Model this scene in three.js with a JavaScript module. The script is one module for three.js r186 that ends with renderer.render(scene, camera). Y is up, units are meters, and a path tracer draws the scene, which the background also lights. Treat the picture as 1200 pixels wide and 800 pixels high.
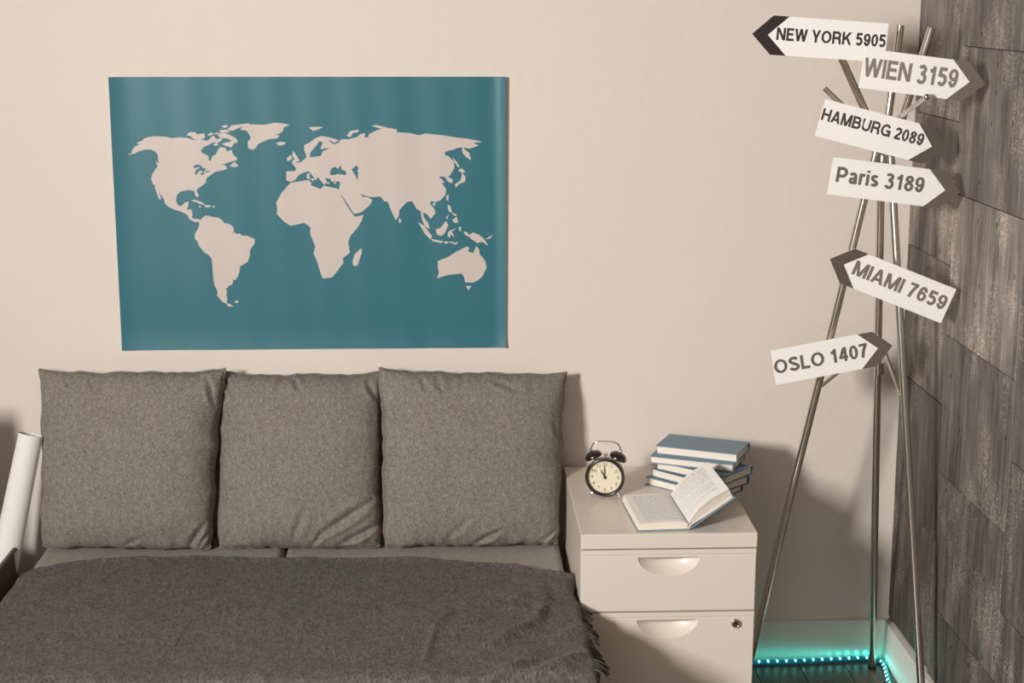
import * as THREE from 'three';
import { RoundedBoxGeometry } from 'three/addons/geometries/RoundedBoxGeometry.js';
import { RectAreaLightUniformsLib } from 'three/addons/lights/RectAreaLightUniformsLib.js';
import { mergeGeometries } from 'three/addons/utils/BufferGeometryUtils.js';

RectAreaLightUniformsLib.init();
const scene = new THREE.Scene();
const R = Math.PI / 180;

// ---------------------------------------------------------------- camera
const camera = new THREE.PerspectiveCamera(2 * Math.atan(400 / 1900) / R, 1.5, 0.05, 30);
camera.rotation.order = 'YXZ';
camera.position.set(0, 2.0, 4.637);
camera.rotation.set(-12.1 * R, -2.4 * R, 0.08 * R);
scene.add(camera);

// ---------------------------------------------------------------- renderer, exposure
const renderer = new THREE.WebGLRenderer({ antialias: true });
renderer.toneMapping = THREE.LinearToneMapping;
renderer.toneMappingExposure = 1.0;
renderer.shadowMap.enabled = true;
scene.background = new THREE.Color(0.6, 0.65, 0.7);

// ---------------------------------------------------------------- light: a softbox lamp to the left of the camera, an added, unseen fill window behind it
const LAMP = { x: -2.5, y: 2.28, z: 4.35, w: 0.72, h: 0.72, power: 190, turn: 17, color: new THREE.Color(1.0, 0.965, 0.925) };
const FILL = { x: -1.2, y: 1.7, w: 1.4, h: 1.3, power: 0.8, color: new THREE.Color(0.95, 0.97, 1.0) };
const ROOM = { left: -3.4, right: 1.35, front: 6.6, top: 3.1 };

// ================================================================ helpers
let seedState = 7;
const srand = (s) => { seedState = s; };
const rnd = () => { seedState = (seedState + 0x6d2b79f5) | 0; let t = Math.imul(seedState ^ (seedState >>> 15), 1 | seedState); t = (t + Math.imul(t ^ (t >>> 7), 61 | t)) ^ t; return ((t ^ (t >>> 14)) >>> 0) / 4294967296; };
const hash = (x, y, s) => { let h = Math.imul(x, 374761393) + Math.imul(y, 668265263) + Math.imul(s, 1274126177); h = Math.imul(h ^ (h >>> 13), 1274126177); return ((h ^ (h >>> 16)) >>> 0) / 4294967296; };
const sm = (t) => t * t * (3 - 2 * t);
const clamp = (x, a = 0, b = 1) => Math.min(b, Math.max(a, x));
const step = (a, b, x) => sm(clamp((x - a) / (b - a)));
function vn(x, y, s, px = 1e9, py = 1e9) {           // value noise, tileable with period (px, py)
  const i = Math.floor(x), j = Math.floor(y), f = sm(x - i), g = sm(y - j);
  const m = (a, p) => ((a % p) + p) % p;
  const a = m(i, px), b = m(i + 1, px), c = m(j, py), d = m(j + 1, py);
  return (hash(a, c, s) * (1 - f) + hash(b, c, s) * f) * (1 - g) + (hash(a, d, s) * (1 - f) + hash(b, d, s) * f) * g;
}
function fbm(x, y, s, o = 4, px = 1e9, py = 1e9) { let v = 0, a = 0.5, n = 0; for (let k = 0; k < o; k++) { v += a * vn(x, y, s + k * 17, px, py); n += a; a *= 0.5; x *= 2; y *= 2; px *= 2; py *= 2; } return v / n; }

function dataTex(w, h, fn, srgb = true) {            // fn(u, v) -> [r, g, b] in 0..1
  const d = new Uint8Array(w * h * 4);
  for (let j = 0; j < h; j++) for (let i = 0; i < w; i++) {
    const c = fn((i + 0.5) / w, (j + 0.5) / h), k = (j * w + i) * 4;
    d[k] = clamp(c[0]) * 255; d[k + 1] = clamp(c[1]) * 255; d[k + 2] = clamp(c[2]) * 255; d[k + 3] = 255;
  }
  const t = new THREE.DataTexture(d, w, h, THREE.RGBAFormat);
  t.wrapS = t.wrapT = THREE.RepeatWrapping; t.magFilter = THREE.LinearFilter; t.minFilter = THREE.LinearMipmapLinearFilter; t.generateMipmaps = true;
  if (srgb) t.colorSpace = THREE.SRGBColorSpace;
  t.needsUpdate = true; return t;
}
const rep = (t, x, y = x) => { t.repeat.set(x, y); return t; };
const std = (o) => new THREE.MeshStandardMaterial(o);
const phys = (o) => new THREE.MeshPhysicalMaterial(o);

const used = new Map();
const numbered = (n) => { const k = used.get(n) || 0; used.set(n, k + 1); return k ? n + '_' + String(k).padStart(3, '0') : n; };
function shadows(m) { m.castShadow = m.receiveShadow = true; return m; }
function mesh(name, geo, mat, parent) { const m = shadows(new THREE.Mesh(geo, mat)); m.name = parent ? name : numbered(name); (parent || scene).add(m); return m; }
function tag(o, label, category, group) { o.userData.label = label; o.userData.category = category; if (group) o.userData.group = group; return o; }
function thing(name, label, category, pos = [0, 0, 0], turn = 0, group) {
  const g = new THREE.Group(); g.name = numbered(name); g.position.set(...pos); g.rotation.y = turn; scene.add(g); return tag(g, label, category, group);
}
function structure(name, pos = [0, 0, 0]) { const g = new THREE.Group(); g.name = name; g.position.set(...pos); g.userData.kind = 'structure'; scene.add(g); return g; }
function boxUV(g) {                                   // uv in metres by the face's main direction
  const p = g.attributes.position, n = g.attributes.normal, uv = new Float32Array(p.count * 2);
  for (let i = 0; i < p.count; i++) {
    const ax = Math.abs(n.getX(i)), ay = Math.abs(n.getY(i)), az = Math.abs(n.getZ(i));
    const x = p.getX(i), y = p.getY(i), z = p.getZ(i);
    const [a, b] = ax >= ay && ax >= az ? [z, y] : ay >= az ? [x, z] : [x, y];
    uv[2 * i] = a; uv[2 * i + 1] = b;
  }
  g.setAttribute('uv', new THREE.BufferAttribute(uv, 2)); return g;
}
function rbox(w, h, d, r, x = 0, y = 0, z = 0, seg = 2) { const g = new RoundedBoxGeometry(w, h, d, seg, r); boxUV(g); g.translate(x, y, z); return g; }
function box(x0, x1, y0, y1, z0, z1) { const g = new THREE.BoxGeometry(x1 - x0, y1 - y0, z1 - z0); g.translate((x0 + x1) / 2, (y0 + y1) / 2, (z0 + z1) / 2); return boxUV(g); }
const flat = (g) => { const o = g.index ? g.toNonIndexed() : g; for (const k of Object.keys(o.attributes)) if (!['position', 'normal', 'uv'].includes(k)) o.deleteAttribute(k); return o; };
const merge = (a) => mergeGeometries(a.map(flat));
function rod(a, b, r0, r1 = r0, seg = 20, open = false) {
  const A = new THREE.Vector3(...a), B = new THREE.Vector3(...b), d = B.clone().sub(A), L = d.length();
  const g = new THREE.CylinderGeometry(r1, r0, L, seg, 1, open);
  g.applyQuaternion(new THREE.Quaternion().setFromUnitVectors(new THREE.Vector3(0, 1, 0), d.normalize()));
  g.translate((A.x + B.x) / 2, (A.y + B.y) / 2, (A.z + B.z) / 2); return g;
}
const curve = (pts) => new THREE.CatmullRomCurve3(pts.map((p) => new THREE.Vector3(...p)));
function gridGeo(nu, nv, fn, closed = false) {        // fn(u, v) -> [x, y, z, s, t]
  const p = [], uv = [], ix = [];
  for (let j = 0; j <= nv; j++) for (let i = 0; i <= nu; i++) { const q = fn(i / nu, j / nv); p.push(q[0], q[1], q[2]); uv.push(q[3] ?? i / nu, q[4] ?? j / nv); }
  const W = nu + 1;
  for (let j = 0; j < nv; j++) for (let i = 0; i < nu; i++) { const a = j * W + i; ix.push(a, a + 1, a + W, a + 1, a + W + 1, a + W); }
  const g = new THREE.BufferGeometry();
  g.setAttribute('position', new THREE.Float32BufferAttribute(p, 3)); g.setAttribute('uv', new THREE.Float32BufferAttribute(uv, 2)); g.setIndex(ix); g.computeVertexNormals(); return g;
}
function ribbon(pts, z0, z1, n = 1) {                 // profile (x, y) swept along z with uv 0..1
  return gridGeo(pts.length - 1, n, (u, v) => { const q = pts[Math.round(u * (pts.length - 1))]; return [q[0], q[1], z1 + (z0 - z1) * v, u, v]; });
}
function extrude(pts, depth, bevel = 0, holes = []) {
  const s = new THREE.Shape(pts.map((p) => new THREE.Vector2(...p)));
  for (const h of holes) s.holes.push(new THREE.Path(h.map((p) => new THREE.Vector2(...p))));
  return new THREE.ExtrudeGeometry(s, { depth, bevelEnabled: bevel > 0, bevelThickness: bevel, bevelSize: bevel, bevelOffset: -bevel, bevelSegments: 1, curveSegments: 12 });
}

// ================================================================ materials
const wallBump = rep(dataTex(512, 512, (u, v) => { const n = 0.6 * fbm(u * 32, v * 32, 3, 4, 32, 32) + 0.4 * fbm(u * 7, v * 7, 9, 3, 7, 7); return [n, n, n]; }, false), 1.1);
const wallPaint = std({ color: 0xe6dbd1, roughness: 0.9, bumpMap: wallBump, bumpScale: 0.0022 });
const whitePaint = std({ color: 0xe8e4dc, roughness: 0.55 });
const ceilingPaint = std({ color: 0x847a70, roughness: 0.95 });
const taupePaint = std({ color: 0x4c453f, roughness: 0.9 });

function heatherTex(seed, r, g, b, contrast, fx, fy) {
  return dataTex(512, 512, (u, v) => {
    const n = vn(u * fx, v * fy, seed, fx, fy) * 0.45 + vn(u * fx * 2, v * fy * 2, seed + 5, fx * 2, fy * 2) * 0.4 + vn(u * 24, v * 24, seed + 9, 24, 24) * 0.15;
    const k = 1 + (n - 0.5) * contrast, w = (vn(u * 90, v * 90, seed + 3, 90, 90) - 0.5) * 0.015;
    return [r * k + w, g * k, b * k - w];
  });
}
const clothBump = (s, fx, fy) => dataTex(512, 512, (u, v) => { const n = 0.5 * vn(u * fx, v * fy, s, fx, fy) + 0.5 * vn(u * fx * 2, v * fy * 2, s + 5, fx * 2, fy * 2); return [n, n, n]; }, false);
const tweed = phys({ map: rep(heatherTex(11, 0.515, 0.485, 0.45, 0.62, 90, 60), 4.6), bumpMap: rep(clothBump(11, 90, 60), 4.6), bumpScale: 0.0012, roughness: 0.95, sheen: 0.25, sheenRoughness: 0.6, sheenColor: new THREE.Color(0.5, 0.46, 0.42) });
const seatCloth = phys({ map: rep(heatherTex(23, 0.62, 0.595, 0.565, 0.42, 110, 110), 4.2), bumpMap: rep(clothBump(23, 110, 110), 4.2), bumpScale: 0.0008, roughness: 0.95, sheen: 0.2, sheenRoughness: 0.6, sheenColor: new THREE.Color(0.5, 0.46, 0.42) });
const wool = phys({ map: rep(heatherTex(41, 0.345, 0.335, 0.318, 0.75, 70, 46), 2.6), bumpMap: rep(clothBump(41, 70, 46), 2.6), bumpScale: 0.0022, roughness: 1, sheen: 0.35, sheenRoughness: 0.7, sheenColor: new THREE.Color(0.36, 0.35, 0.33) });
const steel = std({ color: new THREE.Color(0.66, 0.61, 0.55), metalness: 1, roughness: 0.24 });
const steelDark = std({ color: new THREE.Color(0.3, 0.27, 0.24), metalness: 1, roughness: 0.35 });
const chrome = std({ color: new THREE.Color(0.75, 0.73, 0.7), metalness: 1, roughness: 0.1 });
const blackGloss = phys({ color: 0x17130f, roughness: 0.28, clearcoat: 0.6, clearcoatRoughness: 0.15 });
const enamel = phys({ color: 0xe3d8cb, roughness: 0.42, clearcoat: 0.3, clearcoatRoughness: 0.15 });
const paper = std({ color: 0xeeeae4, roughness: 0.75 });
const pageEdge = std({ color: 0xfaf0e2, roughness: 0.9, map: rep(dataTex(8, 256, (u, v) => { const n = 0.93 + 0.07 * hash(Math.floor(v * 256), 3, 5); return [n, n, n]; }), 1, 60) });
const coverBlue = std({ color: 0x7f97a7, roughness: 0.6, bumpMap: rep(clothBump(61, 120, 120), 8), bumpScale: 0.0003 });
const coverDark = std({ color: 0x5f7a8b, roughness: 0.55 });

// ================================================================ the room
{
  const t = 0.15, { left, right, front, top } = ROOM;
  const wb = mesh('wall_back', box(left - t, right + t, -0.2, top, -t, 0), wallPaint); wb.userData.kind = 'structure';
  const cl = mesh('ceiling', box(left - t, right + t, top, top + t, -t, front + t), ceilingPaint); cl.userData.kind = 'structure';
  const wl = mesh('wall_left', box(left - t, left, -0.2, top, 0, front), taupePaint); wl.userData.kind = 'structure';
  const F = FILL;
  const wf = mesh('wall_front', merge([box(left - t, right + t, -0.2, F.y - F.h / 2, front, front + t), box(left - t, right + t, F.y + F.h / 2, top, front, front + t), box(left - t, F.x - F.w / 2, F.y - F.h / 2, F.y + F.h / 2, front, front + t), box(F.x + F.w / 2, right + t, F.y - F.h / 2, F.y + F.h / 2, front, front + t)]), taupePaint);
  wf.userData.kind = 'structure';
  const frameMat = whitePaint, glow = (c, e) => std({ color: 0xffffff, emissive: c, emissiveIntensity: e, roughness: 0.6 });
  const w2 = structure('added_fill_window_1', [F.x, F.y, front]);  // unseen window added behind the camera as a source of fill light
  mesh('added_window_frame', merge([box(-F.w / 2, F.w / 2, F.h / 2 - 0.05, F.h / 2, -0.015, 0.1), box(-F.w / 2, F.w / 2, -F.h / 2, -F.h / 2 + 0.05, -0.015, 0.1), box(-F.w / 2, -F.w / 2 + 0.05, -F.h / 2, F.h / 2, -0.015, 0.1), box(F.w / 2 - 0.05, F.w / 2, -F.h / 2, F.h / 2, -0.015, 0.1)]), frameMat, w2);
  mesh('fill_pane', box(-F.w / 2 + 0.05, F.w / 2 - 0.05, -F.h / 2 + 0.05, F.h / 2 - 0.05, 0.07, 0.09), glow(FILL.color, 1.5), w2);
  const l2 = new THREE.RectAreaLight(FILL.color, FILL.power, F.w - 0.1, F.h - 0.1); l2.name = 'added_window_fill'; w2.add(l2); l2.position.set(0, 0, -0.02); l2.lookAt(F.x, F.y, 0);

  // floor: dark boards running along the room
  const fl = structure('floor');
  mesh('subfloor', box(left - t, right + t, -0.2, -0.016, -t, front + t), std({ color: 0x1a120d, roughness: 0.9 }), fl);
  const woodMats = [0, 1, 2].map((k) => std({ roughness: 0.38, map: dataTex(256, 512, (u, v) => {
    const g = fbm(u * 26 + 3 * fbm(u * 3, v * 5, 77 + k, 2), v * 5, 71 + k * 9, 4), n = fbm(u * 5, v * 9, 90 + k, 3);
    const q = 0.55 + 0.6 * g * (0.7 + 0.5 * n); return [0.44 * q, 0.335 * q, 0.265 * q]; }) }));
  const plankW = 0.14, plankL = 1.28;
  const plankGeo = [0, 1, 2].map(() => { const g = rbox(plankW - 0.002, 0.016, plankL - 0.002, 0.0012, 0, 0, 0, 1); const a = g.attributes.uv; for (let i = 0; i < a.count; i++) a.setXY(i, a.getX(i) / plankW + 0.5, a.getY(i) / plankL + 0.5); return g; });
  let c = 0;
  for (let x = right - plankW / 2; x > left; x -= plankW, c++) for (let z = -0.1 - ((c * 2) % 3) * 0.41; z < front; z += plankL) {
    const p = mesh('plank', plankGeo[c % 3], woodMats[(c * 7 + Math.round(z * 3)) % 3 < 0 ? 0 : Math.abs(c * 7 + Math.round(z * 3)) % 3], fl); p.position.set(x, -0.008, z + plankL / 2 - 0.05);
  }
  const bb = mesh('baseboard_back', box(left, right, 0, 0.128, 0, 0.014), whitePaint); bb.userData.kind = 'structure';
  const br = mesh('baseboard_right', box(right - 0.014, right + 0.012, 0, 0.128, 0.014, front), whitePaint); br.userData.kind = 'structure';
  const bl = mesh('baseboard_left', box(left, left + 0.014, 0, 0.128, 0.014, front), whitePaint); bl.userData.kind = 'structure';
}

// softbox lamp on its stand, out of view to the left
{
  const { x, y, z, w, h, power, color, turn } = LAMP;
  const g = thing('softbox_lamp', 'square softbox lamp on a black tripod stand, facing the sofa bed', 'lamp', [x, 0, z]);
  const black = std({ color: 0x191715, roughness: 0.7 });
  mesh('pole', rod([0, 0.5, 0], [0, y - 0.1, 0], 0.014, 0.012), black, g);
  for (let k = 0; k < 3; k++) { const a = k * 2.094 + 0.5; mesh('leg', rod([0, 0.62, 0], [0.42 * Math.cos(a), 0.006, 0.42 * Math.sin(a)], 0.01, 0.01, 12), black, g); }
  const head = new THREE.Group(); head.name = 'head'; head.position.set(0, y, 0); head.rotation.order = 'YXZ'; head.rotation.set(0.17, Math.PI / 2 + turn * R, 0); g.add(head);
  const hood = new THREE.CylinderGeometry(w / 2 * Math.SQRT2 + 0.02, 0.09, 0.34, 4, 1, true).rotateY(Math.PI / 4).rotateX(Math.PI / 2).translate(0, 0, -0.185);
  mesh('hood', hood, std({ color: 0x191715, roughness: 0.7, side: THREE.DoubleSide }), head);
  mesh('diffuser', box(-w / 2, w / 2, -h / 2, h / 2, -0.03, -0.02), std({ color: 0xffffff, emissive: color, emissiveIntensity: 4, roughness: 0.7 }), head);
  const l = new THREE.RectAreaLight(color, power, w - 0.02, h - 0.02); l.name = 'diffuser_light'; l.rotation.y = Math.PI; head.add(l);
}

// right wall: large grey-brown wood panels in running bond
{
  const wr = structure('wall_right');
  mesh('backing', box(ROOM.right + 0.012, ROOM.right + 0.15, -0.2, ROOM.top, 0, ROOM.front), std({ color: 0x241f1b, roughness: 0.9 }), wr);
  const mats = [];
  for (let k = 0; k < 6; k++) {
    const S = 300 + k * 31, tone = 1;
    srand(S); const knots = []; for (let i = 0; i < 7; i++) knots.push([rnd(), 0.06 + rnd() * 0.88]);
    const blot = (u, v) => fbm(u * 4.5, v * 2.2, S + 40, 4);
    const h = (u, v) => {
      const streak = fbm(u * 46, v * 2.6, S, 4), coarse = fbm(u * 11, v * 1.5, S + 3, 3), pit = fbm(u * 170, v * 130, S + 8, 2), b = blot(u, v);
      return { streak, coarse, pit, b };
    };
    const map = dataTex(512, 384, (u, v) => {
      const { streak, coarse, pit, b } = h(u, v);
      let q = 0.42 + 0.17 * (streak - 0.5) + 0.25 * (coarse - 0.5) + 0.12 * (b - 0.5);
      const worn = step(0.47, 0.66, b) * step(0.5, 0.62, pit) * 0.17 + step(0.52, 0.66, pit) * 0.05;   // chalky flecks
      q += worn - step(0.6, 0.72, fbm(u * 70, v * 6, S + 21, 2)) * 0.06;
      for (const [a, c] of knots) {
        const dx = (u - a) * 0.54, dy = (v - c) * 0.382, r = Math.hypot(dx / 0.0035, dy / 0.009);
        if (r < 1) q = 0.10; else if (r < 1.9 && dx > -0.002) q += 0.16 * (1.9 - r);
      }
      q *= tone; return [q * 1.06, q * 0.985, q * 0.92];
    });
    const bump = dataTex(512, 384, (u, v) => { const { streak, pit, coarse } = h(u, v); let q = 0.4 * streak + 0.35 * pit + 0.25 * coarse; for (const [a, c] of knots) if (Math.hypot((u - a) * 0.54 / 0.0035, (v - c) * 0.382 / 0.009) < 1) q -= 0.4; return [q, q, q]; }, false);
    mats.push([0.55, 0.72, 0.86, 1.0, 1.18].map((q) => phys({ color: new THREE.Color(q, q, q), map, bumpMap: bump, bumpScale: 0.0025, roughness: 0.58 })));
  }
  const colEdge = [0, 0.405, 0.945, 1.485, 2.025, 2.565, 3.105, 3.645, 4.185, 4.725, 5.265, 5.805, 6.2], PH = 0.3835, g = 0.0009;
  srand(91);
  for (let c = 0; c + 1 < colEdge.length; c++) {
    let y0 = c % 2 ? 0.335 - PH : 0.522 - PH, row = 0;
    for (; y0 < ROOM.top; y0 += PH, row++) {
      const a = Math.max(y0, 0.1285), b = Math.min(y0 + PH, ROOM.top), z0 = colEdge[c], z1 = colEdge[c + 1];
      if (b - a < 0.01) continue;
      const e = extrude([[z0 + g, a + g], [z1 - g, a + g], [z1 - g, b - g], [z0 + g, b - g]], 0.008 + rnd() * 0.0025, 0.0011);
      const uv = e.attributes.uv, p = e.attributes.position;
      for (let i = 0; i < uv.count; i++) uv.setXY(i, (p.getX(i) - colEdge[c] + (c === 0 ? 0.135 : 0)) / 0.54, (p.getY(i) - y0) / PH);
      e.rotateY(-Math.PI / 2); e.translate(ROOM.right + 0.0115, 0, 0);
      const shade = [[0, 0, 2, 3, 3, 2], [0, 1, 1, 4, 2, 1], [1, 0, 1, 2]][c]?.[row] ?? Math.floor(rnd() * 5);  // panel tones vary; lower rows darker, with the wall's shade put into their colour
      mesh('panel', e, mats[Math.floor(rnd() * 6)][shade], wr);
    }
  }
}

// ================================================================ poster with a world map
{
  const W = 1.112, H = 0.782;
  const cv = document.createElement('canvas'); cv.width = 2048; cv.height = 1440; const c = cv.getContext('2d');
  const SEA = '#286d7b', LAND = '#d0c4bb';
  c.fillStyle = SEA; c.fillRect(0, 0, 2048, 1440);
  // outlines are drawn on four tracing sheets [x0, y0, units per step] laid over the print (467 by 318 steps, slightly narrower at its foot)
  const sheet = ([ox, oy, k]) => ([x, y]) => { const X = ox + x / k, Y = oy + y / k, s = Y / 317.5, l = 19 * s, wt = 466, wb = 447; return [(X - l) / (wt - l) * 2048, s * wb / ((1 - s) * wt + s * wb) * 1440]; };
  const NA = sheet([24, 40, 5.716]), SA = sheet([94, 155, 6.667]), EU = sheet([184, 50, 4.1]), AS = sheet([294, 50, 3.9]);
  function land(f, flatPts, col = LAND) {
    const pts = []; for (let i = 0; i < flatPts.length; i += 2) pts.push(f([flatPts[i], flatPts[i + 1]]));
    c.fillStyle = col; c.beginPath();
    c.lineJoin = 'round'; pts.forEach((p, i) => (i ? c.lineTo(p[0], p[1]) : c.moveTo(p[0], p[1])));
    c.closePath(); c.fill(); c.lineWidth = 3; c.strokeStyle = col; c.stroke();
  }
  land(NA, [0, 290, 25, 278, 22, 265, 40, 240, 75, 222, 55, 212, 100, 195, 95, 188, 130, 175, 165, 170, 240, 172, 285, 183, 330, 178, 380, 180, 430, 195, 480, 192, 525, 200, 545, 180, 560, 166, 580, 185, 565, 200, 590, 190, 615, 180, 618, 195, 590, 212, 560, 208, 530, 225, 500, 238, 478, 262, 485, 280, 515, 292, 532, 305, 530, 325, 540, 338, 550, 328, 555, 305, 580, 292, 595, 260, 610, 242, 640, 248, 655, 272, 685, 262, 692, 290, 722, 318, 715, 328, 690, 335, 640, 350, 605, 360, 640, 362, 655, 385, 625, 395, 600, 400, 575, 405, 540, 430, 515, 450, 515, 475, 485, 500, 462, 515, 450, 530, 467, 560, 458, 576, 446, 560, 440, 532, 400, 525, 345, 535, 320, 560, 315, 595, 325, 625, 345, 638, 365, 625, 375, 612, 400, 606, 395, 640, 385, 660, 417, 658, 427, 690, 420, 710, 450, 726, 470, 722, 485, 735, 445, 740, 405, 717, 400, 697, 375, 680, 345, 668, 305, 655, 265, 635, 245, 615, 240, 590, 215, 555, 200, 525, 185, 505, 165, 485, 152, 450, 158, 425, 180, 390, 195, 365, 208, 355, 195, 320, 198, 300, 180, 270, 150, 255, 110, 255, 70, 265, 40, 280]);
  for (const p of [[176, 506, 192, 510, 217, 587, 205, 585, 190, 545], [385, 160, 405, 143, 440, 143, 455, 158, 502, 150, 505, 180, 470, 191, 435, 186, 410, 165], [595, 165, 600, 150, 640, 148, 672, 163, 712, 184, 725, 208, 702, 213, 682, 242, 650, 234, 622, 220, 665, 209, 690, 200, 660, 182, 618, 180],
    [603, 131, 650, 126, 670, 140, 612, 143], [658, 126, 685, 98, 797, 84, 802, 92, 735, 109, 690, 131], [620, 103, 640, 94, 660, 103, 635, 111], [526, 159, 550, 144, 560, 152, 535, 166], [566, 153, 590, 144, 594, 153], [563, 226, 585, 214, 594, 225, 575, 231],
    [740, 122, 785, 90, 830, 92, 900, 95, 970, 81, 1020, 84, 1066, 95, 1030, 110, 1025, 135, 1000, 152, 970, 160, 1002, 168, 985, 182, 930, 188, 890, 205, 860, 220, 845, 245, 825, 260, 796, 247, 793, 205, 815, 185, 805, 160, 785, 132], [983, 218, 1005, 208, 1044, 212, 1035, 225, 1005, 232],
    [422, 600, 440, 592, 475, 604, 510, 624, 480, 619, 450, 605], [508, 630, 547, 631, 542, 642, 512, 639], [468, 634, 484, 636, 475, 642], [560, 634, 577, 636, 566, 644], [676, 369, 705, 342, 728, 365, 710, 374], [182, 338, 207, 355, 200, 368, 188, 352]]) land(NA, p);
  for (const p of [[430, 373, 455, 358, 482, 366, 490, 382, 465, 372, 440, 380], [444, 422, 449, 395, 468, 384, 485, 378, 513, 386, 500, 407, 480, 394, 465, 400, 455, 422], [479, 419, 501, 410, 502, 420, 485, 425], [513, 403, 538, 400, 520, 409]]) land(NA, p, SEA);
  land(SA, [55, 73, 80, 76, 95, 84, 110, 65, 140, 45, 148, 55, 142, 76, 150, 73, 155, 49, 185, 60, 230, 65, 255, 80, 280, 110, 310, 112, 340, 130, 352, 155, 350, 175, 333, 192, 365, 180, 375, 195, 400, 188, 415, 205, 460, 208, 514, 233, 514, 265, 480, 310, 475, 370, 462, 405, 430, 425, 402, 440, 398, 480, 385, 520, 365, 547, 328, 533, 350, 550, 345, 577, 325, 590, 306, 590, 312, 605, 293, 610, 302, 640, 298, 665, 305, 690, 302, 730, 270, 715, 240, 680, 226, 660, 238, 655, 225, 615, 210, 590, 200, 540, 190, 420, 185, 380, 160, 350, 125, 330, 90, 285, 70, 240, 53, 225, 53, 190, 72, 160, 88, 120, 85, 98, 60, 87]);
  land(SA, [303, 730, 325, 733, 352, 753, 315, 750]); land(SA, [363, 717, 380, 708, 395, 717, 375, 724]);
  land(EU, [122, 305, 165, 298, 205, 293, 217, 305, 215, 318, 262, 336, 278, 320, 340, 333, 350, 340, 365, 375, 385, 410, 415, 455, 430, 470, 468, 461, 460, 485, 440, 520, 405, 560, 395, 590, 403, 640, 370, 665, 372, 690, 358, 705, 350, 720, 325, 750, 315, 758, 276, 761, 265, 735, 252, 690, 231, 640, 240, 610, 215, 550, 216, 520, 205, 508, 185, 495, 150, 503, 120, 509, 90, 490, 54, 452, 57, 430, 51, 400, 75, 355, 105, 320]);
  land(EU, [459, 620, 461, 640, 440, 702, 422, 702, 419, 680, 428, 650]);
  land(EU, [99, 251, 142, 249, 146, 235, 127, 212, 165, 208, 195, 184, 192, 165, 184, 150, 184, 125, 210, 112, 235, 92, 265, 81, 305, 88, 348, 102, 325, 108, 350, 113, 360, 97, 395, 98, 440, 85, 455, 71, 475, 69, 492, 85, 495, 72, 530, 55, 580, 38, 580, 380, 545, 368, 500, 372, 470, 355, 437, 338, 465, 374, 490, 375, 510, 389, 500, 410, 460, 445, 425, 453, 415, 440, 390, 400, 351, 344, 358, 300, 340, 295, 315, 299, 310, 285, 280, 280, 292, 300, 280, 314, 255, 282, 240, 262, 220, 238, 235, 262, 248, 277, 240, 290, 225, 270, 205, 247, 180, 255, 155, 268, 140, 290, 118, 299, 99, 291]);
  for (const p of [[212, 178, 214, 160, 240, 130, 256, 106, 270, 112, 260, 135, 262, 145, 300, 140, 270, 153, 262, 175, 235, 178, 215, 181], [303, 102, 330, 115, 348, 108, 335, 119, 315, 113], [308, 263, 313, 240, 330, 229, 345, 240, 359, 223, 360, 240, 382, 252, 384, 267, 350, 262, 320, 267], [413, 240, 435, 223, 447, 240, 435, 248, 459, 275, 461, 292, 445, 299, 430, 270], [481, 70, 497, 98, 488, 104, 472, 84]]) land(EU, p, SEA);
  for (const p of [[129, 153, 142, 170, 152, 185, 160, 198, 135, 209, 123, 206, 138, 190, 127, 175], [101, 186, 118, 173, 124, 190, 103, 200], [206, 39, 235, 37, 270, 37, 240, 51, 225, 54], [388, 79, 405, 57, 441, 51, 443, 60, 415, 65, 405, 84], [510, 31, 530, 29, 573, 40, 545, 43], [197, 264, 207, 261, 208, 284, 198, 283], [213, 284, 234, 286, 225, 295], [284, 302, 306, 305, 300, 309], [324, 304, 340, 300, 332, 309]]) land(EU, p);
  land(AS, [0, 80, 35, 85, 60, 68, 100, 48, 135, 41, 170, 48, 165, 60, 230, 65, 270, 75, 300, 67, 380, 75, 440, 85, 500, 92, 559, 105, 515, 108, 543, 122, 500, 135, 475, 128, 480, 140, 500, 155, 509, 187, 490, 175, 472, 155, 470, 127, 445, 132, 430, 138, 390, 148, 388, 165, 405, 170, 430, 195, 432, 225, 410, 260, 398, 261, 427, 280, 420, 292, 405, 286, 392, 265, 375, 261, 358, 270, 375, 275, 387, 291, 371, 287, 395, 322, 392, 345, 370, 370, 350, 378, 323, 374, 322, 390, 340, 410, 346, 430, 325, 455, 310, 435, 289, 424, 292, 450, 312, 475, 320, 501, 300, 491, 285, 455, 280, 420, 262, 410, 240, 374, 215, 378, 180, 415, 178, 440, 165, 460, 140, 405, 130, 378, 112, 372, 95, 352, 50, 355, 15, 345, -10, 330]);
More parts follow.
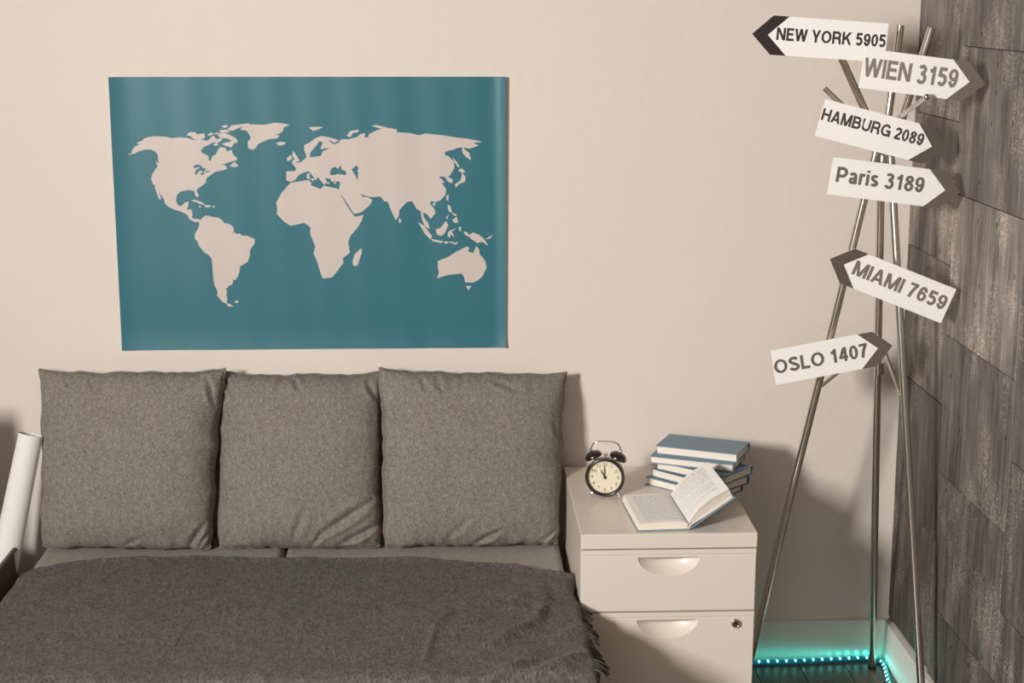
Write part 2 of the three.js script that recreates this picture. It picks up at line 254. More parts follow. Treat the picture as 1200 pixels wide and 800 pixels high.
  for (const p of [[179, 453, 192, 465, 182, 475], [270, 473, 295, 490, 330, 535, 325, 549, 300, 525], [328, 549, 382, 560, 375, 566, 335, 557], [388, 562, 403, 561, 403, 568, 390, 568], [408, 563, 430, 562, 429, 568], [430, 571, 450, 563, 440, 574], [350, 505, 370, 500, 395, 468, 405, 485, 390, 520, 375, 534, 355, 527], [408, 514, 438, 503, 420, 515, 433, 537, 415, 526, 412, 543, 403, 530], [404, 393, 415, 399, 422, 427, 407, 421], [423, 429, 445, 438, 436, 443], [426, 461, 445, 448, 450, 472, 435, 475], [397, 355, 406, 347, 406, 370, 400, 372], [333, 388, 347, 383, 342, 397], [478, 516, 492, 519, 500, 532, 520, 521, 545, 530, 570, 550, 588, 578, 560, 561, 540, 567, 510, 546, 500, 536, 486, 531], [580, 549, 608, 533, 598, 547], [455, 497, 463, 493, 463, 513, 457, 510], [453, 235, 465, 226, 483, 240, 470, 247], [470, 249, 484, 265, 481, 287, 455, 296, 440, 313, 438, 298, 460, 284, 467, 270], [428, 178, 445, 200, 457, 220, 448, 216, 434, 195], [396, 452, 408, 440, 400, 456],
    [359, 650, 405, 632, 440, 610, 460, 600, 490, 584, 502, 590, 495, 605, 520, 616, 535, 583, 546, 595, 550, 620, 575, 650, 581, 680, 565, 715, 545, 735, 520, 747, 485, 746, 480, 720, 465, 704, 440, 708, 405, 712, 375, 720, 356, 726, 365, 705, 360, 680], [488, 764, 511, 764, 500, 781]]) land(AS, p);
  const map = new THREE.CanvasTexture(cv); map.colorSpace = THREE.SRGBColorSpace; map.anisotropy = 8;
  const sheetMat = phys({ map, roughness: 0.5, clearcoat: 0.08, clearcoatRoughness: 0.4 });
  // a real sheet with soft vertical ripples; its side edges stand off the wall a little
  const lift = (u, v) => 0.0035 + 0.0007 * Math.sin(u * 23 + 2 * Math.sin(u * 7) + v * 0.8) + 0.0006 * Math.sin(u * 61 + v * 2) * (0.4 + 0.6 * v) + 0.012 * Math.pow(clamp((u - 0.965) / 0.035), 2) * (0.6 + 0.4 * v) + 0.006 * Math.pow(clamp((0.05 - u) / 0.05), 2) + 0.004 * Math.pow(clamp((0.04 - v) / 0.04), 2);
  const poster = thing('poster', 'teal paper poster with a pale world map, pinned flat on the cream wall', 'poster', [-0.38, 0.989, 0]);
  const shp = (u, v, o) => [(u - 0.5) * W, v * H, lift(u, v) + o, u, v];
  mesh('printed_sheet', gridGeo(150, 24, (u, v) => shp(u, v, 0.0004)), sheetMat, poster);
  mesh('sheet_back', gridGeo(150, 24, (u, v) => shp(1 - u, v, 0)), paper, poster);
}

// ================================================================ sofa bed
{
  const s = thing('sofa_bed', 'low grey upholstered sofa bed with two wide seat cushions against the wall', 'sofa bed', [-0.42, 0, 0.56]);
  const frameM = seatCloth;
  mesh('base', rbox(1.47, 0.17, 1.05, 0.02, 0, 0.165, 0), frameM, s);
  for (const x of [-0.68, 0.68]) for (const z of [-0.46, 0.46]) mesh('leg', rod([x, 0, z], [x, 0.085, z], 0.022, 0.028), std({ color: 0x1c1815, roughness: 0.5 }), s);
  for (const [a, b] of [[-0.745, -0.0495], [-0.0445, 0.748]]) mesh('seat_cushion', rbox(b - a, 0.18, 1.06, 0.022, (a + b) / 2, 0.341, 0, 4), seatCloth, s);
}

// ================================================================ back cushions
function cushion(label, TL, TR, BR, BL, seed, creases) {
  const V = (p) => new THREE.Vector3(...p), a = V(TL), b = V(TR), c = V(BR), d = V(BL);
  const right = b.clone().add(c).sub(a).sub(d).normalize(), up = a.clone().add(b).sub(c).sub(d).normalize(), n = right.clone().cross(up).normalize();
  const base = [(a.x + b.x + c.x + d.x) / 4, Math.min(c.y, d.y), (c.z + d.z) / 2];
  const N = 130;
  const prof = (s, t) => Math.pow(Math.max(0, 1 - Math.pow(Math.abs(s), 2.7)) * Math.max(0, 1 - Math.pow(Math.abs(t), 2.7)), 0.43);
  function at(u, v, side) {
    const s = 2 * u - 1, t = 2 * v - 1;
    const p = a.clone().multiplyScalar((1 - u) * v).add(b.clone().multiplyScalar(u * v)).add(c.clone().multiplyScalar(u * (1 - v))).add(d.clone().multiplyScalar((1 - u) * (1 - v)));
    // edges drawn in between the corners, puckered along the seams
    const wob = (q, k) => 0.007 * (vn(q * 5.5, k, seed + 2) - 0.5) + 0.004 * (vn(q * 14, k, seed + 4) - 0.5);
    const inX = Math.pow(Math.abs(s), 4) * Math.sign(s), inY = Math.pow(Math.abs(t), 4) * Math.sign(t);
    p.addScaledVector(right, -inX * (0.009 * (1 - t ** 4) + wob(t, s > 0 ? 3 : 7)) + 0.0);
    p.addScaledVector(up, -inY * ((t > 0 ? 0.011 : 0.004) * (1 - s ** 4) + wob(s, t > 0 ? 11 : 15)));
    if (t < 0) { const k = 0.011 * step(0.82, 1, Math.abs(s)) * step(0.78, 1, -t); p.addScaledVector(right, -Math.sign(s) * k); p.addScaledVector(up, k * 0.55); }
    let h = (side > 0 ? 0.096 : 0.05) * prof(s, t);
    if (side > 0) {
      const ex = Math.min(1 - Math.abs(s), 1 - Math.abs(t));
      const along = (1 - Math.abs(s)) < (1 - Math.abs(t)) ? t : s;
      const pk = Math.exp(-ex / 0.11) * step(0, 0.05, ex);
      h += pk * (0.015 * (vn(along * 8 + 40, seed * 0.13 + (ex === 1 - Math.abs(s) ? 2.3 : 9.1) * Math.sign(s + t), seed + 20) - 0.5) + 0.007 * (vn(along * 17, seed, seed + 6) - 0.5));
      h += 0.017 * (fbm(u * 2.6, v * 2.6, seed + 30, 3) - 0.5) * step(0, 0.2, ex) + 0.003 * (fbm(u * 11, v * 11, seed + 33, 2) - 0.5) * step(0, 0.1, ex);
      for (const [u0, v0, u1, v1, dep, wid] of creases) {
        const dx = u1 - u0, dy = v1 - v0, L2 = dx * dx + dy * dy, q = clamp(((u - u0) * dx + (v - v0) * dy) / L2);
        const w = wid * (0.6 + 0.4 * Math.sin(Math.PI * q)), sd = ((u - u0) * dy - (v - v0) * dx) / Math.sqrt(L2) + 0.006 * Math.sin(q * 7 + seed), e = Math.hypot(u - u0 - q * dx, v - v0 - q * dy);
        const fall = Math.exp(-(e * e) / (w * w)) * (0.25 + 0.75 * Math.sin(Math.PI * clamp(q, 0.06, 0.94)));
        h += -dep * fall + dep * 0.75 * Math.exp(-Math.pow((e - 1.9 * w) / (0.9 * w), 2)) * (sd > 0 ? 1 : 0.4) * Math.sin(Math.PI * clamp(q, 0.03, 0.97));
      }
    }
    p.addScaledVector(n, side * h);
    return [p.x - base[0], p.y - base[1], p.z - base[2], u * 0.5, v * 0.5];
  }
  const g = mergeGeometries([gridGeo(N, N, (u, v) => at(u, v, 1)), gridGeo(60, 60, (u, v) => at(1 - u, v, -1))]);
  const o = thing('back_cushion', label, 'cushion', base, 0, 'grey back cushions on the sofa bed');
  mesh('cover', g, tweed, o);
  const seam = []; const M = 60;
  const ring = []; for (let k = 0; k < M; k++) ring.push([k / M, 0]); for (let k = 0; k < M; k++) ring.push([1, k / M]); for (let k = 0; k < M; k++) ring.push([1 - k / M, 1]); for (let k = 0; k < M; k++) ring.push([0, 1 - k / M]);
  for (const [u, v] of ring) { const q = at(u, v, 1); seam.push(new THREE.Vector3(q[0], q[1], q[2])); }
  const tg = new THREE.TubeGeometry(new THREE.CatmullRomCurve3(seam, true), 300, 0.0024, 6, true); const uv = tg.attributes.uv; for (let i = 0; i < uv.count; i++) uv.setXY(i, uv.getX(i) * 2, uv.getY(i) * 0.02);
  mesh('seam', tg, tweed, o);
  return o;
}
cushion('grey tweed cushion beside the white paper roll, corner tucked over its neighbour', [-1.163, 0.948, 0.065], [-0.628, 0.952, 0.10], [-0.672, 0.436, 0.17], [-1.172, 0.436, 0.14], 101,
  [[0.02, 0.56, 0.2, 0.63, 0.006, 0.018], [0.03, 0.44, 0.16, 0.47, 0.004, 0.014], [0.86, 0.0, 0.97, 0.16, 0.012, 0.018], [0.92, 0.02, 0.99, 0.1, 0.01, 0.014], [0.5, 0.03, 0.62, 0.08, 0.005, 0.015], [0.28, 0.99, 0.34, 0.9, 0.006, 0.014], [0.15, 0.98, 0.2, 0.91, 0.005, 0.012], [0.92, 0.97, 0.98, 0.8, 0.008, 0.014], [0.8, 0.67, 0.97, 0.6, 0.007, 0.03]]);
cushion('grey tweed cushion between the other two, with deep folds at its lower corner', [-0.652, 0.934, 0.05], [-0.180, 0.932, 0.05], [-0.186, 0.434, 0.175], [-0.666, 0.436, 0.16], 207,
  [[0.0, 0.62, 0.24, 0.72, 0.007, 0.02], [0.62, 0.08, 0.96, 0.28, 0.013, 0.024], [0.74, 0.02, 0.99, 0.14, 0.012, 0.018], [0.46, 0.03, 0.56, 0.26, 0.006, 0.022], [0.58, 0.02, 0.66, 0.1, 0.008, 0.014], [0.02, 0.34, 0.18, 0.33, 0.005, 0.018], [0.45, 0.99, 0.5, 0.9, 0.007, 0.016], [0.02, 0.97, 0.1, 0.86, 0.008, 0.016], [0.9, 0.95, 0.98, 0.84, 0.007, 0.016], [0.04, 0.02, 0.1, 0.12, 0.007, 0.016]]);
cushion('grey tweed cushion at the end beside the white drawer cabinet', [-0.192, 0.955, 0.10], [0.352, 0.928, 0.065], [0.328, 0.436, 0.165], [-0.19, 0.436, 0.17], 313,
  [[0.5, 0.01, 0.66, 0.11, 0.01, 0.018], [0.3, 0.99, 0.34, 0.86, 0.006, 0.018], [0.22, 0.98, 0.25, 0.88, 0.006, 0.014], [0.55, 0.98, 0.75, 0.9, 0.006, 0.016], [0.02, 0.52, 0.12, 0.5, 0.005, 0.016], [0.94, 0.72, 0.99, 0.6, 0.006, 0.016], [0.88, 0.02, 0.98, 0.1, 0.007, 0.014], [0.35, 0.04, 0.5, 0.2, 0.004, 0.02]]);

// ================================================================ throw blanket
{
  const topY = 0.4425, r = 0.024, xl = -1.17, xr = 0.343, zf = 1.128;
  const edge = [[-1.6, 0.66], [-1.24, 0.49], [-1.175, 0.43], [-1.158, 0.395], [-1.114, 0.348], [-1.006, 0.313], [-0.845, 0.291], [-0.679, 0.288], [-0.45, 0.304], [-0.105, 0.312], [0.085, 0.352], [0.225, 0.405], [0.31, 0.443], [0.345, 0.475], [0.39, 0.52], [0.5, 0.56]];
  const z0 = (x) => { let k = 0; while (k < edge.length - 2 && edge[k + 1][0] < x) k++; const [a, b] = [edge[k], edge[k + 1]]; return a[1] + (b[1] - a[1]) * sm(clamp((x - a[0]) / (b[0] - a[0]))) * 0.4 + (b[1] - a[1]) * clamp((x - a[0]) / (b[0] - a[0])) * 0.6; };
  const over = (a, hi, flare) => { const s = a - (hi - r); if (s <= 0) return [a, 0]; if (s < r * Math.PI / 2) return [hi - r + r * Math.sin(s / r), r * (1 - Math.cos(s / r))]; const q = s - r * Math.PI / 2; return [hi + q * flare, r + q]; };
  const folds = [ // [x0, z0, x1, z1, height, width]
    [0.10, 0.95, 0.225, 0.785, 0.016, 0.018], [0.225, 0.785, 0.245, 0.72, 0.016, 0.018], [0.06, 0.825, 0.22, 0.76, 0.013, 0.016], [0.1, 1.13, 0.19, 1.05, 0.016, 0.02], [-0.056, 1.037, -0.029, 0.811, 0.007, 0.009], [-0.029, 0.811, 0.006, 0.714, 0.007, 0.009],
    [0.24, 0.56, 0.257, 0.652, 0.011, 0.02], [0.257, 0.652, 0.234, 0.741, 0.011, 0.018], [-0.01, 0.684, 0.19, 0.619, 0.009, 0.016], [0.21, 1.12, 0.33, 1.01, 0.017, 0.024], [0.27, 0.9, 0.35, 0.83, 0.013, 0.02], [-1.103, 0.83, -0.394, 0.802, 0.0035, 0.02], [-1.004, 0.447, -0.971, 0.525, 0.003, 0.007], [-0.931, 0.45, -0.905, 0.37, 0.004, 0.008],
    [-0.55, 0.6, -0.513, 0.933, 0.0025, 0.006], [-0.691, 1.06, -0.648, 0.72, 0.003, 0.007], [-0.725, 0.845, -0.701, 0.936, 0.003, 0.006], [-0.4, 0.42, -0.43, 0.52, 0.003, 0.007], [-0.36, 0.75, -0.372, 0.85, 0.0025, 0.006], [-1.15, 1.07, -0.1, 1.085, 0.004, 0.018], [-0.3, 0.9, -0.15, 0.86, 0.003, 0.014], [0.0, 0.95, 0.12, 1.02, 0.005, 0.016]];
  const hgt = (x, z) => {
    let h = 0.013 * (fbm(x * 5 + 9, z * 7, 401, 3) - 0.5) + 0.008 * (fbm(x * 16, z * 20, 409, 3) - 0.5);
    h += 0.012 * step(-0.05, 0.25, x) * (fbm(x * 9 + z * 4, z * 10 - x * 4, 421, 3) - 0.42);
    for (const [a, b, c, d, H, w] of folds) { const dx = c - a, dz = d - b, q = clamp(((x - a) * dx + (z - b) * dz) / (dx * dx + dz * dz)), e = Math.hypot(x - a - q * dx, z - b - q * dz); h += H * Math.exp(-(e * e) / (w * w)) * (0.35 + 0.65 * Math.sin(Math.PI * clamp(q, 0.1, 0.9))); }
    return h;
  };
  const aL = xl - 0.2, aR = xr + 0.03, bEnd = 0.34;
  const org = [-0.42, topY, 0.7];
  const surf = (u, v, off) => {
    const a = aL + (aR - aL) * u, zs = z0(a) + 0.004 * (vn(a * 14, 3, 433) - 0.5), b = zs + (zf + bEnd - zs) * Math.pow(v, 1.0);
    let [x, d1] = over(a, xr + 0.010 * step(0.66, 0.74, b) + 0.006 * Math.sin(b * 31), 0.10);
    let left = over(-a, -xl, 0.0); if (a < xl + r) { x = -left[0]; d1 = left[1]; }
    const [z, d2] = over(b, zf, 0.08);
    const hang = clamp((d1 + d2) / 0.08), h = Math.max(0, hgt(a, b) + 0.006) * (1 - 0.6 * hang);
    const edgeRoll = 0.006 * Math.exp(-Math.pow((b - zs) / 0.012, 2));
    let y = topY + 0.004 + h + edgeRoll - d1 - d2 * (1 - 0.25 * clamp(d1 / 0.2)) + off;
    const ripple = 0.008 * hang * (1 + Math.sin(b * 24 + a * 3)) * (d1 > 0.03 && a > 0 ? 0.6 : 0), rip2 = 0.012 * hang * Math.sin(a * 19) * (d2 > 0.03 ? 1 : 0);
    return [(off ? x - Math.sign(x - 0) * 0.0 : x) + ripple * 0.5 - org[0], Math.max(y, 0.06) - org[1], z + rip2 - org[2], a, b];
  };
  const top = gridGeo(330, 210, (u, v) => { const q = surf(u, 1 - v, 0); return q; });
  const t = thing('throw_blanket', 'dark grey fringed wool blanket spread over the sofa bed', 'blanket', org);
  const bot = gridGeo(330, 60, (u, v) => surf(u, v, -0.007));
  // close the rear rim between both faces
  const rim = gridGeo(330, 1, (u, v) => surf(u, 0, v ? 0 : -0.007));
  mesh('cloth', mergeGeometries([top, bot, rim]), wool, t);
  srand(77);
  const tasselGeo = [0, 1, 2, 3].map((k) => {
    const g = new THREE.TubeGeometry(curve([[-0.008, 0.004, 0], [0.006, -0.002, 0.002 * (k - 1.5)], [0.016, -0.011 - 0.001 * k, 0.003 * (k - 1.5)], [0.024, -0.022, 0.005 * (k - 1.5)]]), 7, 0.0032, 6, false);
    const p = g.attributes.position; for (let i = 0; i < p.count; i++) { const q = clamp((p.getX(i) + 0.006) / 0.03); p.setXYZ(i, p.getX(i), p.getY(i), p.getZ(i) * (1 + 0.3 * q)); } return g;
  });
  const tasselMat = std({ color: 0x4b4640, roughness: 1 });
  for (let z = 0.53, k = 0; z < 1.1; z += 0.0165, k++) {
    const q = surf(0.992, clamp((z - z0(aR)) / (zf + bEnd - z0(aR))), 0);
    const m = mesh('tassel', tasselGeo[Math.floor(rnd() * 4)], tasselMat, t);
    const inFront = z > 0.665;
    m.position.set(q[0] - 0.004, q[1] + (inFront ? 0.004 + 0.006 * rnd() : 0.0), z - org[2]); m.rotation.y = (rnd() - 0.5) * 0.7 - 0.15; m.rotation.z = inFront ? 0.15 + (rnd() - 0.5) * 0.5 : -0.9;
    const s = 0.85 + rnd() * 0.35; m.scale.setScalar(inFront ? s : 0.7);
  }
}

// ================================================================ drawer cabinet
{
  const W = 0.463, D = 0.62, H = 0.628;
  const c = thing('drawer_cabinet', 'cream white metal drawer cabinet beside the sofa bed, with scooped grips', 'cabinet', [0.579, 0, 0.33]);
  const x0 = -W / 2, x1 = W / 2, zf = D / 2;
  mesh('top', rbox(W, 0.041, D, 0.0035, 0, H - 0.0205, 0, 2), enamel, c);
  const t = 0.012;
  mesh('body', merge([box(x0 + 0.001, x0 + t, 0.03, H - 0.041, -D / 2, zf - 0.022), box(x1 - t, x1 - 0.001, 0.03, H - 0.041, -D / 2, zf - 0.022), box(x0 + t, x1 - t, 0.03, H - 0.041, -D / 2, -D / 2 + t), box(x0 + t, x1 - t, 0.03, 0.045, -D / 2, zf - 0.022), box(x0 + t, x1 - t, 0.4, 0.412, -D / 2, zf - 0.06), box(x0 + t, x1 - t, 0.05, H - 0.042, zf - 0.08, zf - 0.07)]), enamel, c);
  for (const x of [x0 + 0.05, x1 - 0.05]) for (const z of [-D / 2 + 0.05, zf - 0.08]) mesh('foot', rod([x, 0, z], [x, 0.032, z], 0.02), blackGloss, c);
  const hw = 0.08, hh = 0.05;
  function drawer(y0, y1, lipH) {
    const g = new THREE.Group(); g.name = 'drawer'; c.add(g);
    const ty = y1 - lipH - 0.0075, arc = []; for (let k = 0; k <= 24; k++) { const a = Math.PI + Math.PI * k / 24; arc.push([hw * Math.cos(a) * (1 + 0.06 * Math.sin(a)), ty + hh * Math.sin(a)]); }
    const f = extrude([[x0 + 0.0015, y0], [x1 - 0.0015, y0], [x1 - 0.0015, y1 - lipH], [x0 + 0.0015, y1 - lipH]], 0.014, 0.002, [arc]);
    f.translate(0, 0, zf - 0.02); mesh('front', f, enamel, g);
    mesh('lip', rbox(W - 0.003, lipH - 0.0005, 0.017, 0.002, 0, y1 - lipH / 2 + 0.0003, zf - 0.0115, 2), enamel, g);
    // scooped grip: deepest under its straight upper edge, running out at the lower arc
    const scoop = gridGeo(36, 16, (u, v) => { const a = Math.PI + Math.PI * u, rr = v * 1.015, x = hw * rr * Math.cos(a) * (1 + 0.06 * Math.sin(a)), y = ty + hh * rr * Math.sin(a); const dep = 0.034 * Math.pow(Math.max(0, 1 - Math.min(1, rr) ** 2), 0.8); return [x, y, zf - 0.0045 - dep - (rr > 1 ? 0.002 : 0)]; });
    const roof = []; for (let k = 0; k <= 30; k++) { const x = hw * 1.015 * (2 * k / 30 - 1); roof.push([x, 0.034 * Math.pow(Math.max(0, 1 - Math.min(1, Math.abs(x) / hw) ** 2), 0.8)]); }
    const cap = gridGeo(30, 1, (u, v) => { const q = roof[Math.round(u * 30)]; return [q[0], ty + 0.0005, v ? zf - 0.004 : zf - 0.0045 - q[1] - 0.001]; });
    mesh('grip', mergeGeometries([scoop, cap]), enamel, g);
    return g;
  }
  drawer(0.413, 0.583, 0.014);
  const d2 = drawer(0.045, 0.409, 0.0135);
  const lk = mesh('lock', merge([new THREE.CylinderGeometry(0.0115, 0.0125, 0.006, 28).rotateX(Math.PI / 2), new THREE.TorusGeometry(0.0095, 0.0022, 8, 28).translate(0, 0, 0.003)]), steel, d2);
  lk.position.set(0.759 - 0.579, 0.378, zf - 0.0005);
  const plug = mesh('keyhole', merge([new THREE.CylinderGeometry(0.007, 0.007, 0.003, 20).rotateX(Math.PI / 2)]), steelDark, d2); plug.position.set(0.18, 0.378, zf + 0.0035);
  mesh('key_slot', box(-0.001, 0.001, -0.0045, 0.0045, 0, 0.0016).translate(0.18, 0.378, zf + 0.004), blackGloss, d2);
}

// ================================================================ alarm clock
{
  const r = 0.05, cy = 0.0535;
  const c = thing('alarm_clock', 'black twin-bell alarm clock with cream dial on the white cabinet', 'clock', [0.4435, 0.628, 0.305], -0.2); c.scale.setScalar(1.09);
  const head = new THREE.Group();
  mesh('case', new THREE.LatheGeometry([[0, -0.028], [0.03, -0.028], [0.044, -0.022], [0.0475, -0.012], [0.0475, 0.015], [0.0455, 0.019]].map((p) => new THREE.Vector2(...p)), 56).rotateX(Math.PI / 2).translate(0, cy, 0), blackGloss, c);
  mesh('bezel', new THREE.LatheGeometry([[0.0425, 0.012], [0.0425, 0.019], [0.0455, 0.0225], [0.049, 0.0225], [0.0505, 0.0195], [0.0505, 0.013], [0.0475, 0.012]].map((p) => new THREE.Vector2(...p)), 64).rotateX(Math.PI / 2).translate(0, cy, 0), blackGloss, c);
  const cv = document.createElement('canvas'); cv.width = cv.height = 512; const x = cv.getContext('2d');
  x.fillStyle = '#e6dcc0'; x.fillRect(0, 0, 512, 512); x.fillStyle = '#3b3226'; x.strokeStyle = '#3b3226'; x.textAlign = 'center'; x.textBaseline = 'middle'; x.font = 'bold 62px serif';
  for (let k = 1; k <= 12; k++) { const a = k * 30 * R; x.fillText(String(k), 256 + 188 * Math.sin(a), 258 - 188 * Math.cos(a)); }
  for (let k = 0; k < 60; k++) { const a = k * 6 * R, q = k % 5 ? 234 : 228; x.lineWidth = k % 5 ? 2 : 5; x.beginPath(); x.moveTo(256 + q * Math.sin(a), 256 - q * Math.cos(a)); x.lineTo(256 + 242 * Math.sin(a), 256 - 242 * Math.cos(a)); x.stroke(); }
  const dt = new THREE.CanvasTexture(cv); dt.colorSpace = THREE.SRGBColorSpace;
  const dial = mesh('dial', new THREE.CircleGeometry(0.0448, 56).translate(0, cy, 0.0135), std({ map: dt, roughness: 0.6 }), c);
  const hand = (name, L, w, deg, z) => { const m = mesh(name, extrude([[-w * 0.5, -0.006], [w * 0.5, -0.006], [w, L * 0.55], [0, L], [-w, L * 0.55]], 0.0006), blackGloss, c); m.position.set(0, cy, z); m.rotation.z = -deg * R; return m; };
  hand('hour_hand', 0.024, 0.0018, -31, 0.0148); hand('minute_hand', 0.034, 0.0013, -4, 0.0158);
  mesh('hand_hub', new THREE.CylinderGeometry(0.0036, 0.0036, 0.003, 18).rotateX(Math.PI / 2).translate(0, cy, 0.0165), blackGloss, c);
  mesh('glass', new THREE.CircleGeometry(0.0448, 48).translate(0, cy, 0.0192), phys({ color: 0xffffff, transmission: 1, roughness: 0.03, thickness: 0, ior: 1.45 }), c);
  for (const s of [-1, 1]) {
    const b = new THREE.Group(); b.name = 'bell'; b.position.set(s * 0.030, cy + 0.0465, 0); b.rotation.z = -s * 24 * R; c.add(b);
    mesh('dome', new THREE.LatheGeometry([[0.0225, 0], [0.0232, 0.0015], [0.0222, 0.006], [0.019, 0.0115], [0.013, 0.0155], [0.005, 0.0175], [0.0, 0.0178]].map((p) => new THREE.Vector2(...p)), 40), blackGloss, b);
    mesh('underside', new THREE.CylinderGeometry(0.0222, 0.0222, 0.001, 32).translate(0, 0.0006, 0), blackGloss, b);
    mesh('post', rod([0, -0.011, 0], [0, 0.026, 0], 0.0022, 0.0022, 12), chrome, b);
    mesh('nut', new THREE.SphereGeometry(0.0042, 16, 10).translate(0, 0.0215, 0), chrome, b);
    const f = mesh('foot', rod([s * 0.026, cy - 0.036, 0.002], [s * 0.036, 0.003, 0.006], 0.0035, 0.0024, 12), chrome, c);
    mesh('foot_tip', new THREE.SphereGeometry(0.0034, 12, 8).translate(s * 0.0362, 0.0034, 0.006), chrome, c);
  }
  mesh('handle', new THREE.TubeGeometry(curve([[-0.0385, cy + 0.066, 0], [-0.0335, cy + 0.081, 0], [-0.024, cy + 0.0885, 0], [0, cy + 0.0905, 0], [0.024, cy + 0.0885, 0], [0.0335, cy + 0.081, 0], [0.0385, cy + 0.066, 0]]), 40, 0.0019, 10), chrome, c);
  mesh('hammer', merge([rod([0, cy + 0.046, 0], [0, cy + 0.057, 0], 0.0016, 0.0016, 10), rod([-0.006, cy + 0.057, 0], [0.006, cy + 0.057, 0], 0.0038, 0.0038, 14)]), chrome, c);
}

// ================================================================ books
function closedBook(label, L, W, T, pos, deg, cover = coverBlue) {
  const b = thing('hardcover_book', label, 'book', pos, -deg * R, 'books stacked on the white cabinet');
  const t = 0.0024;
  mesh('back_board', rbox(L, t, W, 0.0008, 0, t / 2, 0, 1), cover, b);
  mesh('front_board', rbox(L, t, W, 0.0008, 0, T - t / 2, 0, 1), cover, b);
  const sp = []; for (let k = 0; k <= 10; k++) { const a = Math.PI / 2 + Math.PI * k / 10; sp.push([Math.cos(a) * 0.006, T / 2 + Math.sin(a) * T / 2]); } for (let k = 10; k >= 0; k--) { const a = Math.PI / 2 + Math.PI * k / 10; sp.push([Math.cos(a) * 0.0038, T / 2 + Math.sin(a) * (T / 2 - t)]); }
  const sg = extrude(sp, L, 0).translate(0, 0, -L / 2).rotateY(-Math.PI / 2).translate(0, 0, -W / 2 + 0.0005);
  mesh('spine', sg, cover, b);
  mesh('page_block', box(-L / 2 + 0.004, L / 2 - 0.004, t, T - t, -W / 2 + 0.002, W / 2 - 0.005), pageEdge, b);
  return b;
}
closedBook('grey-blue hardcover lying lowest in the book stack on the cabinet', 0.24, 0.137, 0.0235, [0.700, 0.628, 0.243], 45);
closedBook('grey-blue hardcover second from the bottom of the book stack', 0.24, 0.139, 0.0245, [0.716, 0.6517, 0.247], 47, coverDark);
closedBook('grey-blue hardcover in the middle of the book stack', 0.236, 0.137, 0.024, [0.728, 0.6764, 0.246], 42, coverDark);
closedBook('grey-blue hardcover just under the topmost book of the stack', 0.242, 0.138, 0.0215, [0.713, 0.7006, 0.224], 23.5);
closedBook('grey-blue hardcover lying topmost on the book stack', 0.238, 0.137, 0.025, [0.730, 0.7223, 0.207], 24.5);

// the open book
{
  const L = 0.25, W = 0.139, lift = 35 * R;
  const b = thing('open_book', 'open grey-blue book lying on the cabinet, one half propped against the stack', 'book', [0.629, 0.629, 0.49], 0.06);
  function pageTex(seed) {
    const cv = document.createElement('canvas'); cv.width = 512; cv.height = 900; const x = cv.getContext('2d'); x.fillStyle = '#f8f5f0'; x.fillRect(0, 0, 512, 900); srand(seed);
    for (let y = 62; y < 830; y += 27) { let p = 46; const end = rnd() < 0.12 ? 200 + rnd() * 200 : 462; while (p < end) { const w = 9 + rnd() * 34; x.fillStyle = `rgba(70,66,62,${0.3 + rnd() * 0.18})`; x.fillRect(p, y, Math.min(w, end - p), 9); p += w + 9; } }
    const t = new THREE.CanvasTexture(cv); t.colorSpace = THREE.SRGBColorSpace; return std({ map: t, roughness: 0.8 });
  }
  const smooth = (pts, n) => new THREE.CatmullRomCurve3(pts.map((p) => new THREE.Vector3(p[0], p[1], 0))).getPoints(n).map((p) => [p.x, p.y]);
  const leftTop = smooth([[-0.001, 0.0095], [-0.006, 0.0165], [-0.02, 0.0225], [-0.05, 0.0235], [-0.09, 0.0228], [-0.135, 0.0215]], 24);
  const blockL = extrude([...leftTop, [-0.1375, 0.0032], [0, 0.0032]], L - 0.005, 0).translate(0, 0, -L / 2 + 0.0025);
  const lh = new THREE.Group(); lh.name = 'left_half'; b.add(lh);
  mesh('cover_board', rbox(W, 0.0026, L, 0.0008, -W / 2 - 0.001, 0.0016, 0, 1), coverBlue, lh);
  mesh('page_block', blockL, pageEdge, lh);
  mesh('page', ribbon(leftTop.map(([x, y]) => [x, y + 0.0004]).reverse(), -L / 2 + 0.0025, L / 2 - 0.0025), pageTex(5), lh);
  const rh = new THREE.Group(); rh.name = 'right_half'; rh.position.set(0.001, 0.0035, 0); rh.rotation.z = lift; b.add(rh);
  mesh('cover_board', rbox(W + 0.002, 0.0026, L, 0.0008, W / 2 + 0.003, 0.0, 0, 1), coverBlue, rh);
  const leafs = (k) => smooth([[0.0, 0.004 + 0.004 * k], [0.012, 0.006 + 0.012 * k], [0.045, 0.004 + 0.027 * k], [0.09, 0.003 + 0.032 * k], [0.137 + 0.004 * k, 0.003 + 0.027 * k]], 22);
  const block = (lo, hi) => extrude([...leafs(hi), ...leafs(lo).reverse()], L - 0.005, 0).translate(0, 0, -L / 2 + 0.0025);
  for (const [a, c] of [[0, 0.34], [0.40, 0.52], [0.58, 0.68], [0.75, 0.82], [0.9, 1.0]]) mesh('leaves', block(a, c), pageEdge, rh);
  mesh('page', ribbon(leafs(1.0).map(([x, y]) => [x, y + 0.0005]), -L / 2 + 0.0025, L / 2 - 0.0025), pageTex(9), rh);
  const sp = new THREE.CylinderGeometry(0.0085, 0.0085, L, 20, 1, true, Math.PI * 0.62, Math.PI * 1.0).rotateX(Math.PI / 2).translate(0.001, 0.0088, 0);
  mesh('spine', sp, coverDark, b);
}

